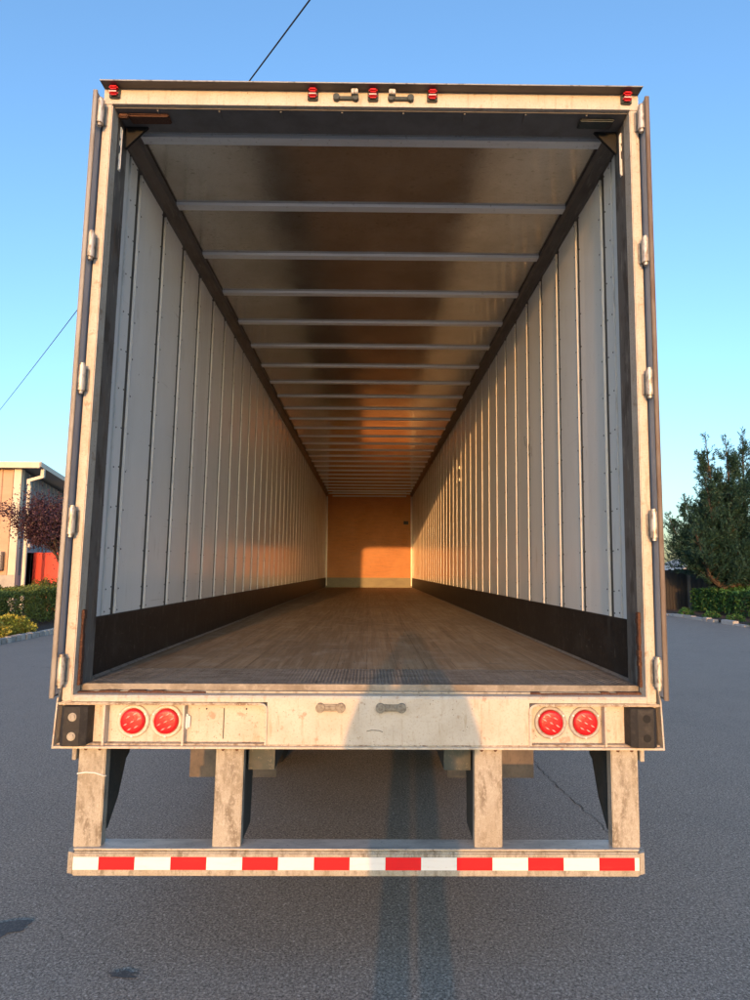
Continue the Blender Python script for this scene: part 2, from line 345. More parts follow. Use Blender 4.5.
def stain(cx, cy, rx, ry, seed):
    r_ = random.Random(seed); n_ = 40; ph = [r_.uniform(0, 6.28) for _ in range(5)]
    pts = []
    for k in range(n_):
        t = 2*pi*k/n_; s_ = 1 + sum(.14*sin((j+2)*t+ph[j]) for j in range(5)); pts.append((cx+rx*s_*cos(t), cy+ry*s_*sin(t), .003))
    b = MB(); b.add(pts+[(cx, cy, .003)], [(k, (k+1) % n_, n_) for k in range(n_)]); tag(b.build('oil_stain', oil), kind='structure')
stain(-1.78, .40, .16, .07, 1); stain(-1.02, .06, .06, .022, 5)

# ------------------------------------------------------------------ the trailer
T = empty('semi_trailer', (0, 0, 0), 'long empty white box semi trailer with both rear doors swung open, backed toward the viewer', 'trailer')
def B(): return MB(FZ)
def part(b, name, mats, parent=T, label=None):
    o = b.build(name, mats, parent, tw=True)
    if label: o['label'] = label
    return o
LEN = 15.85; WX = 1.278; CZ = 2.745
# floor
b = B(); b.box(-1.27, 1.27, .53, LEN, -.04, -.001); y = .66
while y < 9:
    for k in range(16):
        x = -1.19+.1587*k; b.add([(x+.0055*cos(t*pi/3), y+.0055*sin(t*pi/3)+.01*(k % 2), -.0004) for t in range(6)], [tuple(range(6))], 1)
    y += .305
part(b, 'wood_floor', [oak, rivm])
b = B(); b.box(-1.262, 1.262, .085, .528, -.03, .0)
y = .105; row = 0
while y < .51:
    x = -1.235 + (row % 2)*.0165
    while x < 1.235:
        a = pi/4 if (int((x+5)/.033)+row) % 2 else -pi/4
        dx, dy = .0105*cos(a), .0105*sin(a); ex, ey = -.0035*sin(a), .0035*cos(a)
        b.add([(x-dx, y-dy, .0), (x-ex, y-ey, .003), (x+dx, y+dy, .0), (x+ex, y+ey, .003)], [(0, 1, 2, 3)])
        b.add([(x-dx, y-dy, .0005), (x-ex*1.6, y-ey*1.6, .0005), (x, y, .0034), (x+ex*1.6, y+ey*1.6, .0005), (x+dx, y+dy, .0005)], [(0, 1, 2), (1, 4, 2), (4, 3, 2), (3, 0, 2)])
        x += .033
    y += .0175; row += 1
part(b, 'tread_plate', plate)
for s in (-1, 1):
    b = B(); b.prism([(s*1.267, 0.001), (s*1.250, .001), (s*1.262, .010), (s*1.267, .010)], 'y', .2, LEN-.01); part(b, 'floor_trim', steel)
    b = B(); b.box(s*1.2675, s*1.282, .192, LEN-.02, .0, .283, b=.002); part(b, 'scuff_liner', kick)
    b = B(); b.box(s*1.293, s*1.297, .05, LEN+.06, -.05, 2.80); part(b, 'outer_side_sheet', outer)
    b = B(); b.box(s*1.2884, s*1.293, .15, LEN, 0, 2.76); part(b, 'wall_backing', gapm)
    # panels with recessed joints
    seams = [.195, .305, .462] + [.882+.4115*k for k in range(37)]
    seams = [q for q in seams if q < LEN-.1] + [LEN]
    for i in range(len(seams)-1):
        y0, y1 = seams[i]+.010, seams[i+1]-.046
        if i == 0: y0 -= .010
        b = B(); xi, xo = s*WX, s*1.2884
        bv = .006
        # front (towards the opening) lip as a separate metal strip, chamfered
        xp = s*1.2755; j0, j1 = random.uniform(-.0012, .0012), random.uniform(-.0012, .0012); poly = [(xo, y0), (xp + s*.0015, y0), (xp, y0+.002), (xp, y0+.006), (xi, y0+.010), (xi, y0+.016), (xo, y0+.016)]
        vs = []
        b.prism(poly, 'z', .26, 2.72, mi=1)
        poly = [(xo, y0+.016), (xi+s*.0006, y0+.016), (xi+s*.001+j0, y0+.10), (xi+s*.001+j1, y1-.08), (xi+s*.0006, y1-.003), (xi+s*.003, y1), (xo, y1)]
        b.prism(poly, 'z', .26, 2.72, mi=0)
        if y1 < 11:
            for yy in (y0+.026, y1-.012):
                if i == 0 and yy < y1-.02 and False: continue
                zz = [.31, .42] + [.42+.205*k for k in range(1, 12)]
                jz = random.uniform(-.012, .012)
                for z in zz:
                    x = xi + s*.0006; r = .0052
                    ring_ = [(x - s*.0002, yy+r*cos(t*pi/3), z+jz+r*sin(t*pi/3)) for t in range(6)]
                    top = [(x - s*.0028, yy+.6*r*cos(t*pi/3), z+jz+.6*r*sin(t*pi/3)) for t in range(6)]
                    b.add(ring_+top, [(t, (t+1) % 6, (t+1) % 6+6, t+6) for t in range(6)]+[tuple(range(6, 12))], mi=2)
        part(b, 'wall_panel', [panelm, edgeal, rivm])
    # top rail, sloping from wall to roof
    b = B(); b.prism([(s*1.290, 2.69), (s*1.268, 2.69), (s*1.262, 2.703), (s*1.225, 2.738), (s*1.203, 2.742), (s*1.203, 2.752), (s*1.230, 2.80), (s*1.290, 2.80)], 'y', .17, LEN)
    part(b, 'top_rail', darkrail)
    b = B(); b.prism([(s*1.300, 2.66), (s*1.292, 2.66), (s*1.292, 2.815), (s*1.25, 2.815), (s*1.25, 2.8215), (s*1.300, 2.8215)], 'y', .19, LEN+.06); part(b, 'outer_top_rail', steel)
    b = B(); b.box(s*1.300, s*1.25, .09, LEN+.06, -.25, -.045); part(b, 'bottom_rail', outer)
# roof
b = B(); b.box(-1.24, 1.24, .05, LEN+.05, 2.762, 2.772); part(b, 'roof_sheet', alroof)
for k in range(26):
    y = .262+.6152*k
    if y > LEN-.1: break
    b = B(); h = .028
    b.prism([(y-h, CZ), (y+h, CZ), (y+h+.004, 2.7615), (y+h-.0, 2.7615), (y+h-.003, CZ+.004), (y-h+.003, CZ+.004), (y-h, 2.7615), (y-h-.004, 2.7615)], 'x', -1.204, 1.204)
    part(b, 'roof_bow', bowm)
# nose bulkhead
b = B(); b.box(-1.27, 1.27, LEN, LEN+.02, .0, 2.80)
part(b, 'bulkhead', ply)
b = B(); b.box(-1.27, 1.27, LEN-.006, LEN, .001, .285); part(b, 'bulkhead_scuff_plate', M('scuff_plate_metal', (.17, .17, .13), .5, .3, layers=[('noise', (3, 3, 9), .4, .65, (.11, .11, .09), .7)]))
b = B(); b.box(-1.10, 1.10, LEN-.05, LEN-.001, 2.682, 2.72); part(b, 'bulkhead_top_angle', edgeal)
for s in (-1, 1):
    b = B(); b.box(s*1.262, s*1.235, LEN-.03, LEN-.007, .05, 2.69); part(b, 'bulkhead_corner_angle', edgeal)
b = B(); b.box(1.02, 1.16, LEN-.02, LEN, 1.86, 1.96); part(b, 'vent_plate', dark)
b = B(); b.box(-1.297, 1.297, LEN+.021, LEN+.06, -.25, 2.82); part(b, 'nose_wall', outer)
b = B(); b.box(1.262, 1.274, 5.9, 5.97, 1.93, 1.97); b.box(1.262, 1.274, 5.9, 5.97, 1.76, 1.80); part(b, 'tie_anchor', edgeal)
b = B(); r_ = random.Random(4)
for pts in ([(2.02, 1.48), (2.00, 1.40)], [(2.06, 1.50), (2.09, 1.52), (2.10, 1.47), (2.06, 1.43), (2.11, 1.43)], [(2.15, 1.57), (2.13, 1.50), (2.17, 1.50), (2.16, 1.55)], [(2.20, 1.60), (2.24, 1.60), (2.20, 1.52)]):
    for (y0, z0), (y1, z1) in zip(pts, pts[1:]):
        b.ring([(1.2784, y0, z0), (1.2784, y1, z1)], .0016, 4)
part(b, 'marker_scribble', gapm)
# posts
for s in (-1, 1):
    b = B(); b.box(s*1.252, s*1.296, -.001, .075, -.06, 2.742, b=.004); part(b, 'corner_post', paint)
    b = B(); b.box(s*1.2525, s*1.262, .0755, .192, .0, 2.742); b.box(s*1.255, s*1.29, .185, .194, .0, 2.742)
    part(b, 'post_liner', liner)
    b = B()
    z = 0.0
    while z < .325:
        h = random.uniform(.02, .04); wv = random.uniform(-.003, .003)
        b.box(s*(1.240+wv), s*1.2523, .036+wv, .066, z, min(z+h+.004, .33), b=.003); z += h
    part(b, 'rusted_seal_channel', rust)
    b = B(); x = 1.25; end = .70 if s < 0 else .80
    while x > end:
        l = random.uniform(.02, .05); wv = random.uniform(-.003, .003)
        b.box(s*x, s*(x-l-.003), .044+wv, .072+wv, -.036, -.026+wv, b=.002); x -= l
    part(b, 'rusted_sill_edge', rust)
# header
b = B()
b.prism([(0, CZ), (0, 2.822), (.18, 2.822), (.18, CZ+.03), (.165, CZ+.002)], 'x', -1.252, 1.252)
b.box(-1.296, -1.2525, 0, .18, CZ-.002, 2.822); b.box(1.296, 1.2525, 0, .18, CZ-.002, 2.822)
part(b, 'header_beam', paint)
b = B(); b.box(-1.25, 1.25, .022, .178, CZ-.006, CZ-.001)
b.box(-1.25, 1.25, .1785, .19, CZ-.006, 2.757)
for x in [-1.05+.30*k for k in range(8)]: b.box(x, x+.008, .03, .09, CZ-.012, CZ-.006)
part(b, 'header_underside', M('header_dark', (.17, .17, .175), .6, .2, layers=[('noise', (10, 10, 10), .4, .7, (.09, .088, .085), .6)]))
b = B(); b.prism([(.0, 2.8225), (-.052, 2.8215), (-.052, 2.826), (-.045, 2.829), (.2, 2.838), (.2, 2.8225)], 'x', -1.298, 1.298); part(b, 'rain_hood', M('rain_hood_metal', (.115, .105, .10), .6, .2, layers=[('noise', (5, 30, 30), .45, .65, (.07, .065, .06), .6)]))
b = B(); b.box(-1.299, 1.299, -.0545, -.0525, 2.8215, 2.827); part(b, 'rain_hood_lip', steel)
b = B(); b.box(-1.20, -1.0, .050, .115, CZ-.022, CZ-.007, b=.006); b.box(-1.245, -1.20, .05, .075, CZ-.03, CZ-.007, b=.005); part(b, 'rusted_lock_keeper', rust)
b = B(); b.box(1.20, 1.03, .050, .115, CZ-.022, CZ-.007, b=.006); part(b, 'lock_keeper', dark)
for s in (-1, 1):
    b = B()
    for z0, z1 in ((2.64, 2.70), (2.60, 2.63), (2.47, 2.56)): b.box(s*1.246, s*1.2522, .10, .118, z0, z1, b=.002)
    b.cyl((s*1.2465, .109, 2.48), (s*1.2465, .109, 2.69), .004)
    part(b, 'seal_bracket', white)
for x0, x1 in ((-1.245, -1.13), (1.13, 1.245)):
    b = B(); b.prism([(x0, 2.743), (x1, 2.743), ((x0 if x0 < 0 else x1), 2.62)], 'y', .150, .165); part(b, 'corner_shade_plate', blackm)  # added black plate, keeps the corner at the sunlit rail end in shade
# marker lights
for x in (-1.243, -.287, .004, .291, 1.235):
    b = B(); b.box(x-.026, x+.026, -.012, 0, 2.768, 2.824, b=.004); o = part(b, 'marker_light', dark)
    c_ = B(); c_.box(x-.021, x+.021, -.030, -.010, 2.774, 2.794, b=.007); c_.box(x-.021, x+.021, -.036, -.010, 2.799, 2.819, b=.007); c_.build('lens', redlens, o, tw=True)
    c_ = B(); c_.box(x-.019, x+.017, -.0335, -.030, 2.783, 2.789, b=.001); c_.build('lens_stripe', pinklens, o, tw=True)
# top lock keepers
for x0, x1, cap in ((-.187, -.067, 1), (.078, .200, -1)):
    b = B(); xm = (x0+x1)/2
    for x in (x0+.014, x1-.014): b.cyl((x, -.020, 2.783), (x, 0, 2.783), .016)
    b.box(x0+.014, x1-.014, -.012, 0, 2.774, 2.792, b=.002)
    xc = x1-.018 if cap > 0 else x0+.018
    b.box(xc-.016, xc+.016, -.034, -.001, 2.789, 2.815, b=.003, mi=1)
    part(b, 'lock_keeper', [dark, hingem])
# rear sill
b = B()
b.prism([(.0, -.062), (.0, -.046), (.006, -.036), (.02, -.034), (.084, -.034), (.084, -.058), (.036, -.062)], 'x', -1.252, 1.252)
b.box(-1.2955, -1.2525, .0, .08, -.075, -.0605); b.box(1.2955, 1.2525, .0, .08, -.075, -.0605)
b.box(-.404, .738, .0, .035, -.245, -.0622)
b.box(-1.306, 1.306, .036, .044, -.243, -.0755)
part(b, 'rear_sill', paint)
b = B(); b.box(-1.20, 1.20, .052, .066, -.0335, -.026, b=.002); part(b, 'sill_strip', steel)
# lips and flange
b = B(); b.box(-1.307, -.43, -.012, .036, -.0745, -.0635, b=.003); b.box(.765, 1.307, -.012, .036, -.0745, -.0635, b=.003); part(b, 'sill_lip', edge_paint)
b = B(); b.box(-1.318, 1.318, -.018, .10, -.2545, -.2455, b=.002); part(b, 'sill_flange', paint)
b = B(); b.box(-1.306, -.40, -.0, .036, -.2450, -.238, b=.002); b.box(.74, 1.306, .0, .036, -.2450, -.238, b=.002); b.box(-.404, .738, -.0032, -.0002, -.2452, -.240)
part(b, 'weld_bead', edge_paint)
def rim(path, mat, name):
    b = B(); t = .0045
    P = [Vector(p) for p in path]; L = []; R_ = []
    for i, p in enumerate(P):
        d = (P[min(i+1, len(P)-1)]-P[max(i-1, 0)]).normalized(); n_ = Vector((-d.y, d.x))
        L.append(p+n_*t); R_.append(p-n_*t)
    vs = []; fs = []
    for i in range(len(P)):
        for yy in (-.011, .036):
            vs += [(L[i].x, yy, L[i].y), (R_[i].x, yy, R_[i].y)]
        if i:
            a = 4*(i-1); c = 4*i
            fs += [(a, a+1, c+1, c), (a+2, c+2, c+3, a+3), (a, c, c+2, a+2), (a+1, a+3, c+3, c+1)]
    b.add(vs, fs); return part(b, name, mat)
def arc(cx, cz, r, a0, a1, n=6): return [(cx+r*cos(a0+(a1-a0)*k/n), cz+r*sin(a0+(a1-a0)*k/n)) for k in range(n+1)]
rim([(-.45, -.0695)] + arc(-.431, -.0945, .025, pi/2, 0) + [(-.406, -.24)], paint, 'recess_rim')
rim([(.78, -.0695)] + arc(.765, -.0945, .025, pi/2, pi) + [(.740, -.24)], paint, 'recess_rim')
for x in (-1.106, -.764, 1.068):
    b = B(); b.box(x-.0045, x+.0045, -.008, .036, -.245, -.0748, b=.001); part(b, 'sill_rib', paint)
# licence plate recess details
b = B(); b.box(-.600, -.596, .033, .0358, -.225, -.095); 
for x in (-.675, -.50): b.cyl((x, .033, -.098), (x, .0358, -.098), .004, 8)
part(b, 'plate_bracket_marks', dark)
b = B(); b.box(-.772, -.742, .012, .035, -.182, -.118, b=.008); o = part(b, 'plate_lamp', clearlens)
b = B(); b.box(-.774, -.765, .008, .035, -.188, -.112, b=.002); b.build('housing', steel, o, tw=True)
b = B(); b.box(.527, .530, -.0008, -.0002, -.236, -.066); part(b, 'weld_seam', edge_paint)
b = B(); b.box(-.008, -.0055, -.0008, -.0002, -.15, -.066); part(b, 'weld_seam', edge_paint)
b = B(); b.ring([(.03, -.0006, -.183), (.05, -.0006, -.178), (.085, -.0006, -.180), (.10, -.0006, -.186)], .0016, 5); part(b, 'scratch', rivm)
# side end plates of the sill
for s in (-1, 1):
    b = B(); b.prism([(s*1.297, .01), (s*1.301, .01), (s*1.312, -.056), (s*1.320, -.256), (s*1.314, -.256), (s*1.306, -.056)], 'y', -.012, .10); part(b, 'sill_end_plate', paint)
# dock bumpers
for s in (-1, 1):
    b = B(); x0, x1 = s*1.283, s*1.165
    b.prism([(s*1.278, .035), (s*1.283, -.02), (s*1.262, -.042), (s*1.195, -.042), (s*1.170, -.022), (s*1.165, .035)], 'z', -.239, -.078)
    o = part(b, 'dock_bumper', rubber, label='black rubber dock bumper with pale bolt heads' if s < 0 else 'black rubber dock bumper with two dark bolt holes')
    for z in (-.118, -.198):
        c_ = B()
        if s < 0:
            c_.cyl((-1.225, -.050, z), (-1.225, -.04, z), .013, 6); c_.cyl((-1.225, -.045, z), (-1.225, -.0405, z), .018, 14)
        else:
            c_.cyl((1.232, -.044, z), (1.232, -.0415, z), .017, 16)
        c_.build('bolt' if s < 0 else 'bolt_hole', legmat if s < 0 else blackm, o, tw=True)
# tail lights
for x in (-.992, -.847, .838, .990):
    z = -.150; o = None
    b = B(); n_ = 32; prof = [(.071, .034), (.070, .028), (.067, .024), (.060, .0225), (.0555, .026), (.053, .034)]
    vs = []; fs = []
    for r, yy in prof:
        for k in range(n_): t = 2*pi*k/n_; vs.append((x+r*cos(t), yy, z+r*sin(t)))
    for i in range(len(prof)-1):
        for k in range(n_): fs.append((i*n_+k, i*n_+(k+1) % n_, (i+1)*n_+(k+1) % n_, (i+1)*n_+k))
    b.add(vs, fs, 0, True)
    for a in (pi/2+.0, pi*7/6, -pi/6): b.cyl((x+.063*cos(a), .018, z-.063*sin(a)), (x+.063*cos(a), .024, z-.063*sin(a)), .0045, 8, mi=1)
    o = part(b, 'tail_light', [ringc if x < 0 else ringg, white])
    b = B(); prof = [(.0535, .034), (.0525, .022), (.050, .017), (.040, .0150), (.025, .014), (.0, .0135)]
    vs = []; fs = []
    for r, yy in prof:
        for k in range(n_): t = 2*pi*k/n_; vs.append((x+max(r, .0001)*cos(t), yy, z+max(r, .0001)*sin(t)))
    for i in range(len(prof)-1):
        for k in range(n_): fs.append((i*n_+k, i*n_+(k+1) % n_, (i+1)*n_+(k+1) % n_, (i+1)*n_+k))
    b.add(vs, fs, 0, True); b.build('lens', redlens, o, tw=True)
    b = B(); sg = 1 if x < 0 else -1
    for px, pz in ((0, 0), (.028*sg, .012), (-.028*sg, -.012), (.010*sg, .032), (-.018*sg, .020), (.018*sg, -.022), (-.010*sg, -.032)):
        dx, dz = .0100*sg, .0062; ex, ez = -.0016*sg, .0026; yy = .0095
        q = [(x+px-dx, yy+.005, z+pz-dz), (x+px-ex, yy+.004, z+pz-ez), (x+px+dx, yy+.005, z+pz+dz), (x+px+ex, yy+.004, z+pz+ez), (x+px, yy, z+pz)]
        b.add(q, [(0, 1, 4), (1, 2, 4), (2, 3, 4), (3, 0, 4)])
    b.build('lens_prism_glints', pinklens, o, tw=True)  # raised lens facets, their sun glints painted as pale dashes
# lower lock keepers
for x0, x1 in ((-.192, -.066), (.069, .199)):
    b = B()
    for x in (x0+.019, x1-.019): b.cyl((x, -.020, -.083), (x, -.0002, -.083), .020, 20); b.cyl((x, -.027, -.083), (x, -.019, -.083), .009, 8)
    b.box(x0+.019, x1-.019, -.012, -.0002, -.098, -.068, b=.003); b.box(x0+.04, x1-.04, -.020, -.010, -.090, -.076, b=.002)
    part(b, 'lock_keeper', galvk)
# doors folded flat along the sides
for s in (-1, 1):
    D = B(); D.box(s*1.3025, s*1.318, -.050, 1.12, -.025, 2.76)
    o = part(D, 'rear_door', doorskin, label='%s rear door folded back flat against the outside of the trailer' % ('left' if s < 0 else 'right'))
    b = B(); b.box(s*1.3025, s*1.3205, -.062, -.0505, -.038, 2.77, b=.002); b.box(s*1.3185, s*1.3225, -.060, 1.13, -.038, 2.77); b.build('edge_frame', M('door_edge', (.27, .26, .25), .5, .3, layers=[('noise', (30, 30, 5), .45, .65, (.17, .145, .12), .7)]) if s < 0 else M('door_edge_brown', (.17, .14, .12), .6, .3, layers=[('noise', (30, 30, 5), .45, .65, (.10, .06, .04), .7)]), o, tw=True)  # right edge frame is darker and browner than the left one
    b = B(); b.box(s*1.3275, s*1.338, .3, .32, -.03, 2.75); b.build('seal', rubber, o, tw=True)
    for yy in (.45, 1.05):
        b = B(); b.cyl((s*1.341, yy, -.02), (s*1.341, yy, 2.74), .013, 10); b.build('lock_rod', galv, o, tw=True)
    for i, z in enumerate((2.675, 2.006, 1.370, .720, .073)):
        b = B(); x = s*1.293; yy = -.034
        b.cyl((x, yy, z-.058), (x, yy, z+.058), .0165, 16); b.cyl((x, yy, z-.072), (x, yy, z-.058), .010, 10); b.cyl((x, yy, z+.058), (x, yy, z+.070), .011, 10)
        h = part(b, 'hinge', hingem)
        b = B(); b.box(s*1.272, s*1.296, -.008, -.0012, z-.05, z+.05, b=.002); b.box(s*1.284, s*1.298, -.034, -.004, z-.045, z+.045, b=.003); b.box(x, s*1.3022, -.042, -.026, z-.03, z+.03, b=.002); b.build('strap', steel, h, tw=True)
# underride guard
b = B()
b.box(-1.205, 1.205, .0, .104, -.778, -.681, b=.006); b.box(-1.205, 1.205, .012, .11, -.6808, -.672, b=.002, mi=0)
G = part(b, 'underride_guard', [legmat])
b = B(); b.box(-1.203, 1.203, .004, .102, -.672, -.6685); b.build('top_face', galv, G, tw=True)
for s in (-1, 1):
    b = B(); b.prism([(s*1.2055, .004), (s*1.2055, .104), (s*1.232, .09), (s*1.240, .045), (s*1.228, .012)], 'z', -.770, -.684); b.build('end_cap', legmat, G, tw=True)
xs = [-1.200, -1.092] ; x = -1.200; col = 0; first = True; tw_ = .1515
k = 0
while x < 1.198:
    x1 = min(x + (.108 if k == 0 else tw_), 1.200)
    b = B(); b.box(x, x1-.0006, -.0025, -.0005, -.751, -.700); b.build('reflective_tape', tape_w if k % 2 == 0 else tape_r, G, tw=True); x = x1; k += 1
for x0, x1 in ((-1.215, -1.098), (-.622, -.502), (.502, .622), (1.098, 1.215)):
    b = B(); b.box(x0, x1, .02, .075, -.671, -.256, b=.004)
    o = b.build('guard_leg', legmat, G, tw=True)
    outerleg = abs(x0+x1)/2 > .9; s = 1 if x0 > 0 else -1; xi = x1-.008 if s < 0 else x0+.008
    b = B()
    if outerleg: poly = [(.076, -.256), (.33, -.256), (.31, -.36), (.275, -.375), (.20, -.52), (.10, -.62), (.076, -.62)]
    else: poly = [(.076, -.256), (.30, -.256), (.30, -.30), (.27, -.66), (.076, -.67)]
    b.prism(poly, 'x', xi-.004, xi+.004); b.build('brace_plate', dark, o, tw=True)
    for dx in (.03, .09):
        b = B(); b.cyl((x0+dx, .016, -.264), (x0+dx, .02, -.264), .008, 6); b.build('bolt', rust, o, tw=True)
b = B(); b.ring([(-1.216, .018, -.368), (-1.18, .016, -.362), (-1.14, .016, -.364), (-1.10, .016, -.376), (-1.095, .03, -.380)], .0028, 6); part(b, 'cord_tie', white)
for s in (-1, 1):
    b = B(); b.box(s*1.24, s*1.222, .01, .06, -.31, -.256, b=.002); part(b, 'guard_bracket', legmat)
# underbody
b = B()
for s in (-1, 1): b.box(s*.50, s*.38, .12, 15.2, -.38, -.20)
part(b, 'slider_rail', dark)
b = B(); y = .35
while y < 15.6: b.box(-1.25, 1.25, y, y+.05, -.16, -.042); y += .305
part(b, 'crossmembers', dark)
for s in (-1, 1):
    b = B(); b.box(s*1.20, s*.595, 1.75, 1.758, -.925, -.36); o = part(b, 'mud_flap', flapm)
    b = B(); b.box(s*1.21, s*.38, 1.735, 1.785, -.38, -.34); b.build('hanger', steel, o, tw=True)
for yy in (3.05, 4.30):
    b = B(); b.cyl((-1.25, yy, -.69), (1.25, yy, -.69), .065, 14); b.box(-.50, -.42, yy-.28, yy+.28, -.66, -.385); b.box(.42, .50, yy-.28, yy+.28, -.66, -.385); part(b, 'axle', dark)
    for sx in (-.46, .46):
        b = B(); b.cyl((sx, yy+.34, -.66), (sx, yy+.34, -.40), .12, 16); part(b, 'air_spring', rubber)
        b = B(); b.cyl((sx*.62, yy-.26, -.60), (sx*.62, yy-.10, -.60), .085, 14); part(b, 'brake_chamber', steel)
    for xw in (-1.14, -.83, .83, 1.14):
        b = B(); R_ = .505; hw = .135; prof = [(.30, -hw), (.46, -hw-.005), (R_-.01, -hw*.85), (R_, -hw*.6), (R_, hw*.6), (R_-.01, hw*.85), (.46, hw+.005), (.30, hw)]
        n_ = 40; vs = []; fs = []
        for r, xx in prof:
            for k in range(n_): t = 2*pi*k/n_; vs.append((xw+xx, yy+r*cos(t), -.69+r*sin(t)))
        for i in range(len(prof)-1):
            for k in range(n_): fs.append((i*n_+k, i*n_+(k+1) % n_, (i+1)*n_+(k+1) % n_, (i+1)*n_+k))
        b.add(vs, fs, 0, True)
        for gx in (-.07, -.02, .03, .08):
            pass
        o = part(b, 'wheel', tyre)
        b = B(); b.cyl((xw-.10, yy, -.69), (xw+.10, yy, -.69), .302, 32); b.build('rim', steel, o, tw=True)
for s in (-1, 1):
    b = B(); b.box(s*.80, s*.68, 12.6, 12.72, -1.16, -.2); b.box(s*.86, s*.62, 12.54, 12.78, -1.20, -1.16); part(b, 'landing_leg', steel)

# ------------------------------------------------------------------ foliage helper
def leaves(pts, size, seed=1, aspect=1.8, dirs=None, flat=.0):
    r_ = random.Random(seed); v = []; f = []
    for i, p in enumerate(pts):
        s_ = size*r_.uniform(.6, 1.35)
        if dirs: d = Vector(dirs[i]) + Vector((r_.gauss(0, .35), r_.gauss(0, .35), r_.gauss(0, .35)))
        else: d = Vector((r_.gauss(0, 1), r_.gauss(0, 1), r_.gauss(0, 1)+.3))
        d.normalize(); a = d.cross(Vector((r_.gauss(0, 1), r_.gauss(0, 1), r_.gauss(0, 1)))).normalized()
        p = Vector(p); o = len(v)
        v += [tuple(p), tuple(p + d*s_*.5 + a*s_*.5/aspect), tuple(p+d*s_), tuple(p + d*s_*.5 - a*s_*.5/aspect)]
        f.append((o, o+1, o+2, o+3))
    b = MB(); b.add(v, f); return b

# conifer on the right: several leaders, up-swept sprays with pointed tips
def conifer_tree(base, leaders, seed, label, scale=1.0, low=.9, name='conifer_tree'):
    r_ = random.Random(seed); t = empty(name, base, label, 'tree', 'conifers beside the right kerb')
    bx, by, bz = base; tb = MB(); P = []; Dn = []
    def spray(p, d, L, depth):
        """one branchlet: tufts along a curving axis, bending upwards"""
        n_ = max(4, int(L/.055)); d = d.normalized()
        q = p.copy()
        for k in range(n_):
            d2 = (d + Vector((0, 0, .05*k))).normalized(); q = q + d2*(L/n_); tt = k/n_
            for _ in range(4):
                side = d2.cross(Vector((r_.gauss(0, 1), r_.gauss(0, 1), r_.gauss(0, 1)))).normalized()
                dd = (d2*1.0 + side*.5*(1-.6*tt) + Vector((0, 0, .10))).normalized()
                P.append(q + side*.03*(1-tt)); Dn.append(dd)
            if depth and r_.random() < .55*(1-tt):
                side = d2.cross(Vector((r_.gauss(0, 1), r_.gauss(0, 1), r_.gauss(0, 1)))).normalized()
                spray(q, d2*.8+side*.8+Vector((0, 0, .12)), L*(.42-.2*tt), depth-1)
    for (lx, ly, h, rad) in leaders:
        top = Vector((bx+lx, by+ly, bz+h)); mid = Vector((bx+lx*.7, by+ly*.7, bz+h*.45)); root = Vector((bx, by, bz))
        tb.ring([root, root.lerp(mid, .5)+Vector((0, 0, .2)), mid, mid.lerp(top, .5), top], [.13*scale, .10, .07, .04, .008], 8)
        nb = int(h*14)
        for k in range(nb):
            tt = (k+r_.random())/nb; z = low + (h-low)*tt
            fz = z/h; c = (root.lerp(mid, fz/.45) if fz < .45 else mid.lerp(top, (fz-.45)/.55))
            a = r_.uniform(0, 2*pi); rr_ = rad*(1-tt)**.85*r_.uniform(.6, 1.25)+.05
            d = Vector((cos(a), sin(a), r_.uniform(.45, .85)+.7*tt*tt)).normalized()
            if tt > .86:
                if r_.random() < .85: spray(c, d, rr_*.7+.10, 0)
                continue
            tip = c + d*rr_*.75
            tb.ring([c, tip], [.022*(1-tt)+.006, .004], 4, cap=False)
            for q in range(max(2, int(rr_/.22))):
                s0 = c + d*rr_*(.15+.6*q/max(2, int(rr_/.22)))
                side = d.cross(Vector((r_.gauss(0, 1), r_.gauss(0, 1), r_.gauss(0, 1)))).normalized()
                spray(s0, d+side*.55, rr_*.45*r_.uniform(.6, 1.1)+.05, 1)
            spray(c+d*rr_*.45, d, rr_*.75, 1)
        for k in range(26):
            f_ = k/26; P.append(mid.lerp(top, .88+.16*f_)+Vector((r_.gauss(0, .012), r_.gauss(0, .012), 0))); a = r_.uniform(0, 6.28); q_ = .75*(1-f_); Dn.append(Vector((cos(a)*q_, sin(a)*q_, 1)))
    tb.build('trunk', barkm, t)
    o = leaves(P, .10*scale, seed, 4.2, Dn).build('crown', conifer, t)
    return t, len(P)
_, n1 = conifer_tree((14.6, 22.0, .09), [(-1.25, -.3, 7.0, 1.75), (-.55, -.5, 6.9, 1.8), (.5, .1, 7.3, 2.2), (-2.0, .1, 4.6, 1.5), (-1.6, -.8, 5.3, 1.4), (-2.5, .5, 3.9, 1.5), (-2.2, -.9, 3.3, 1.5)], 5, 'tall dark green conifer with several pointed tips behind the right kerb')
print('needles', n1)

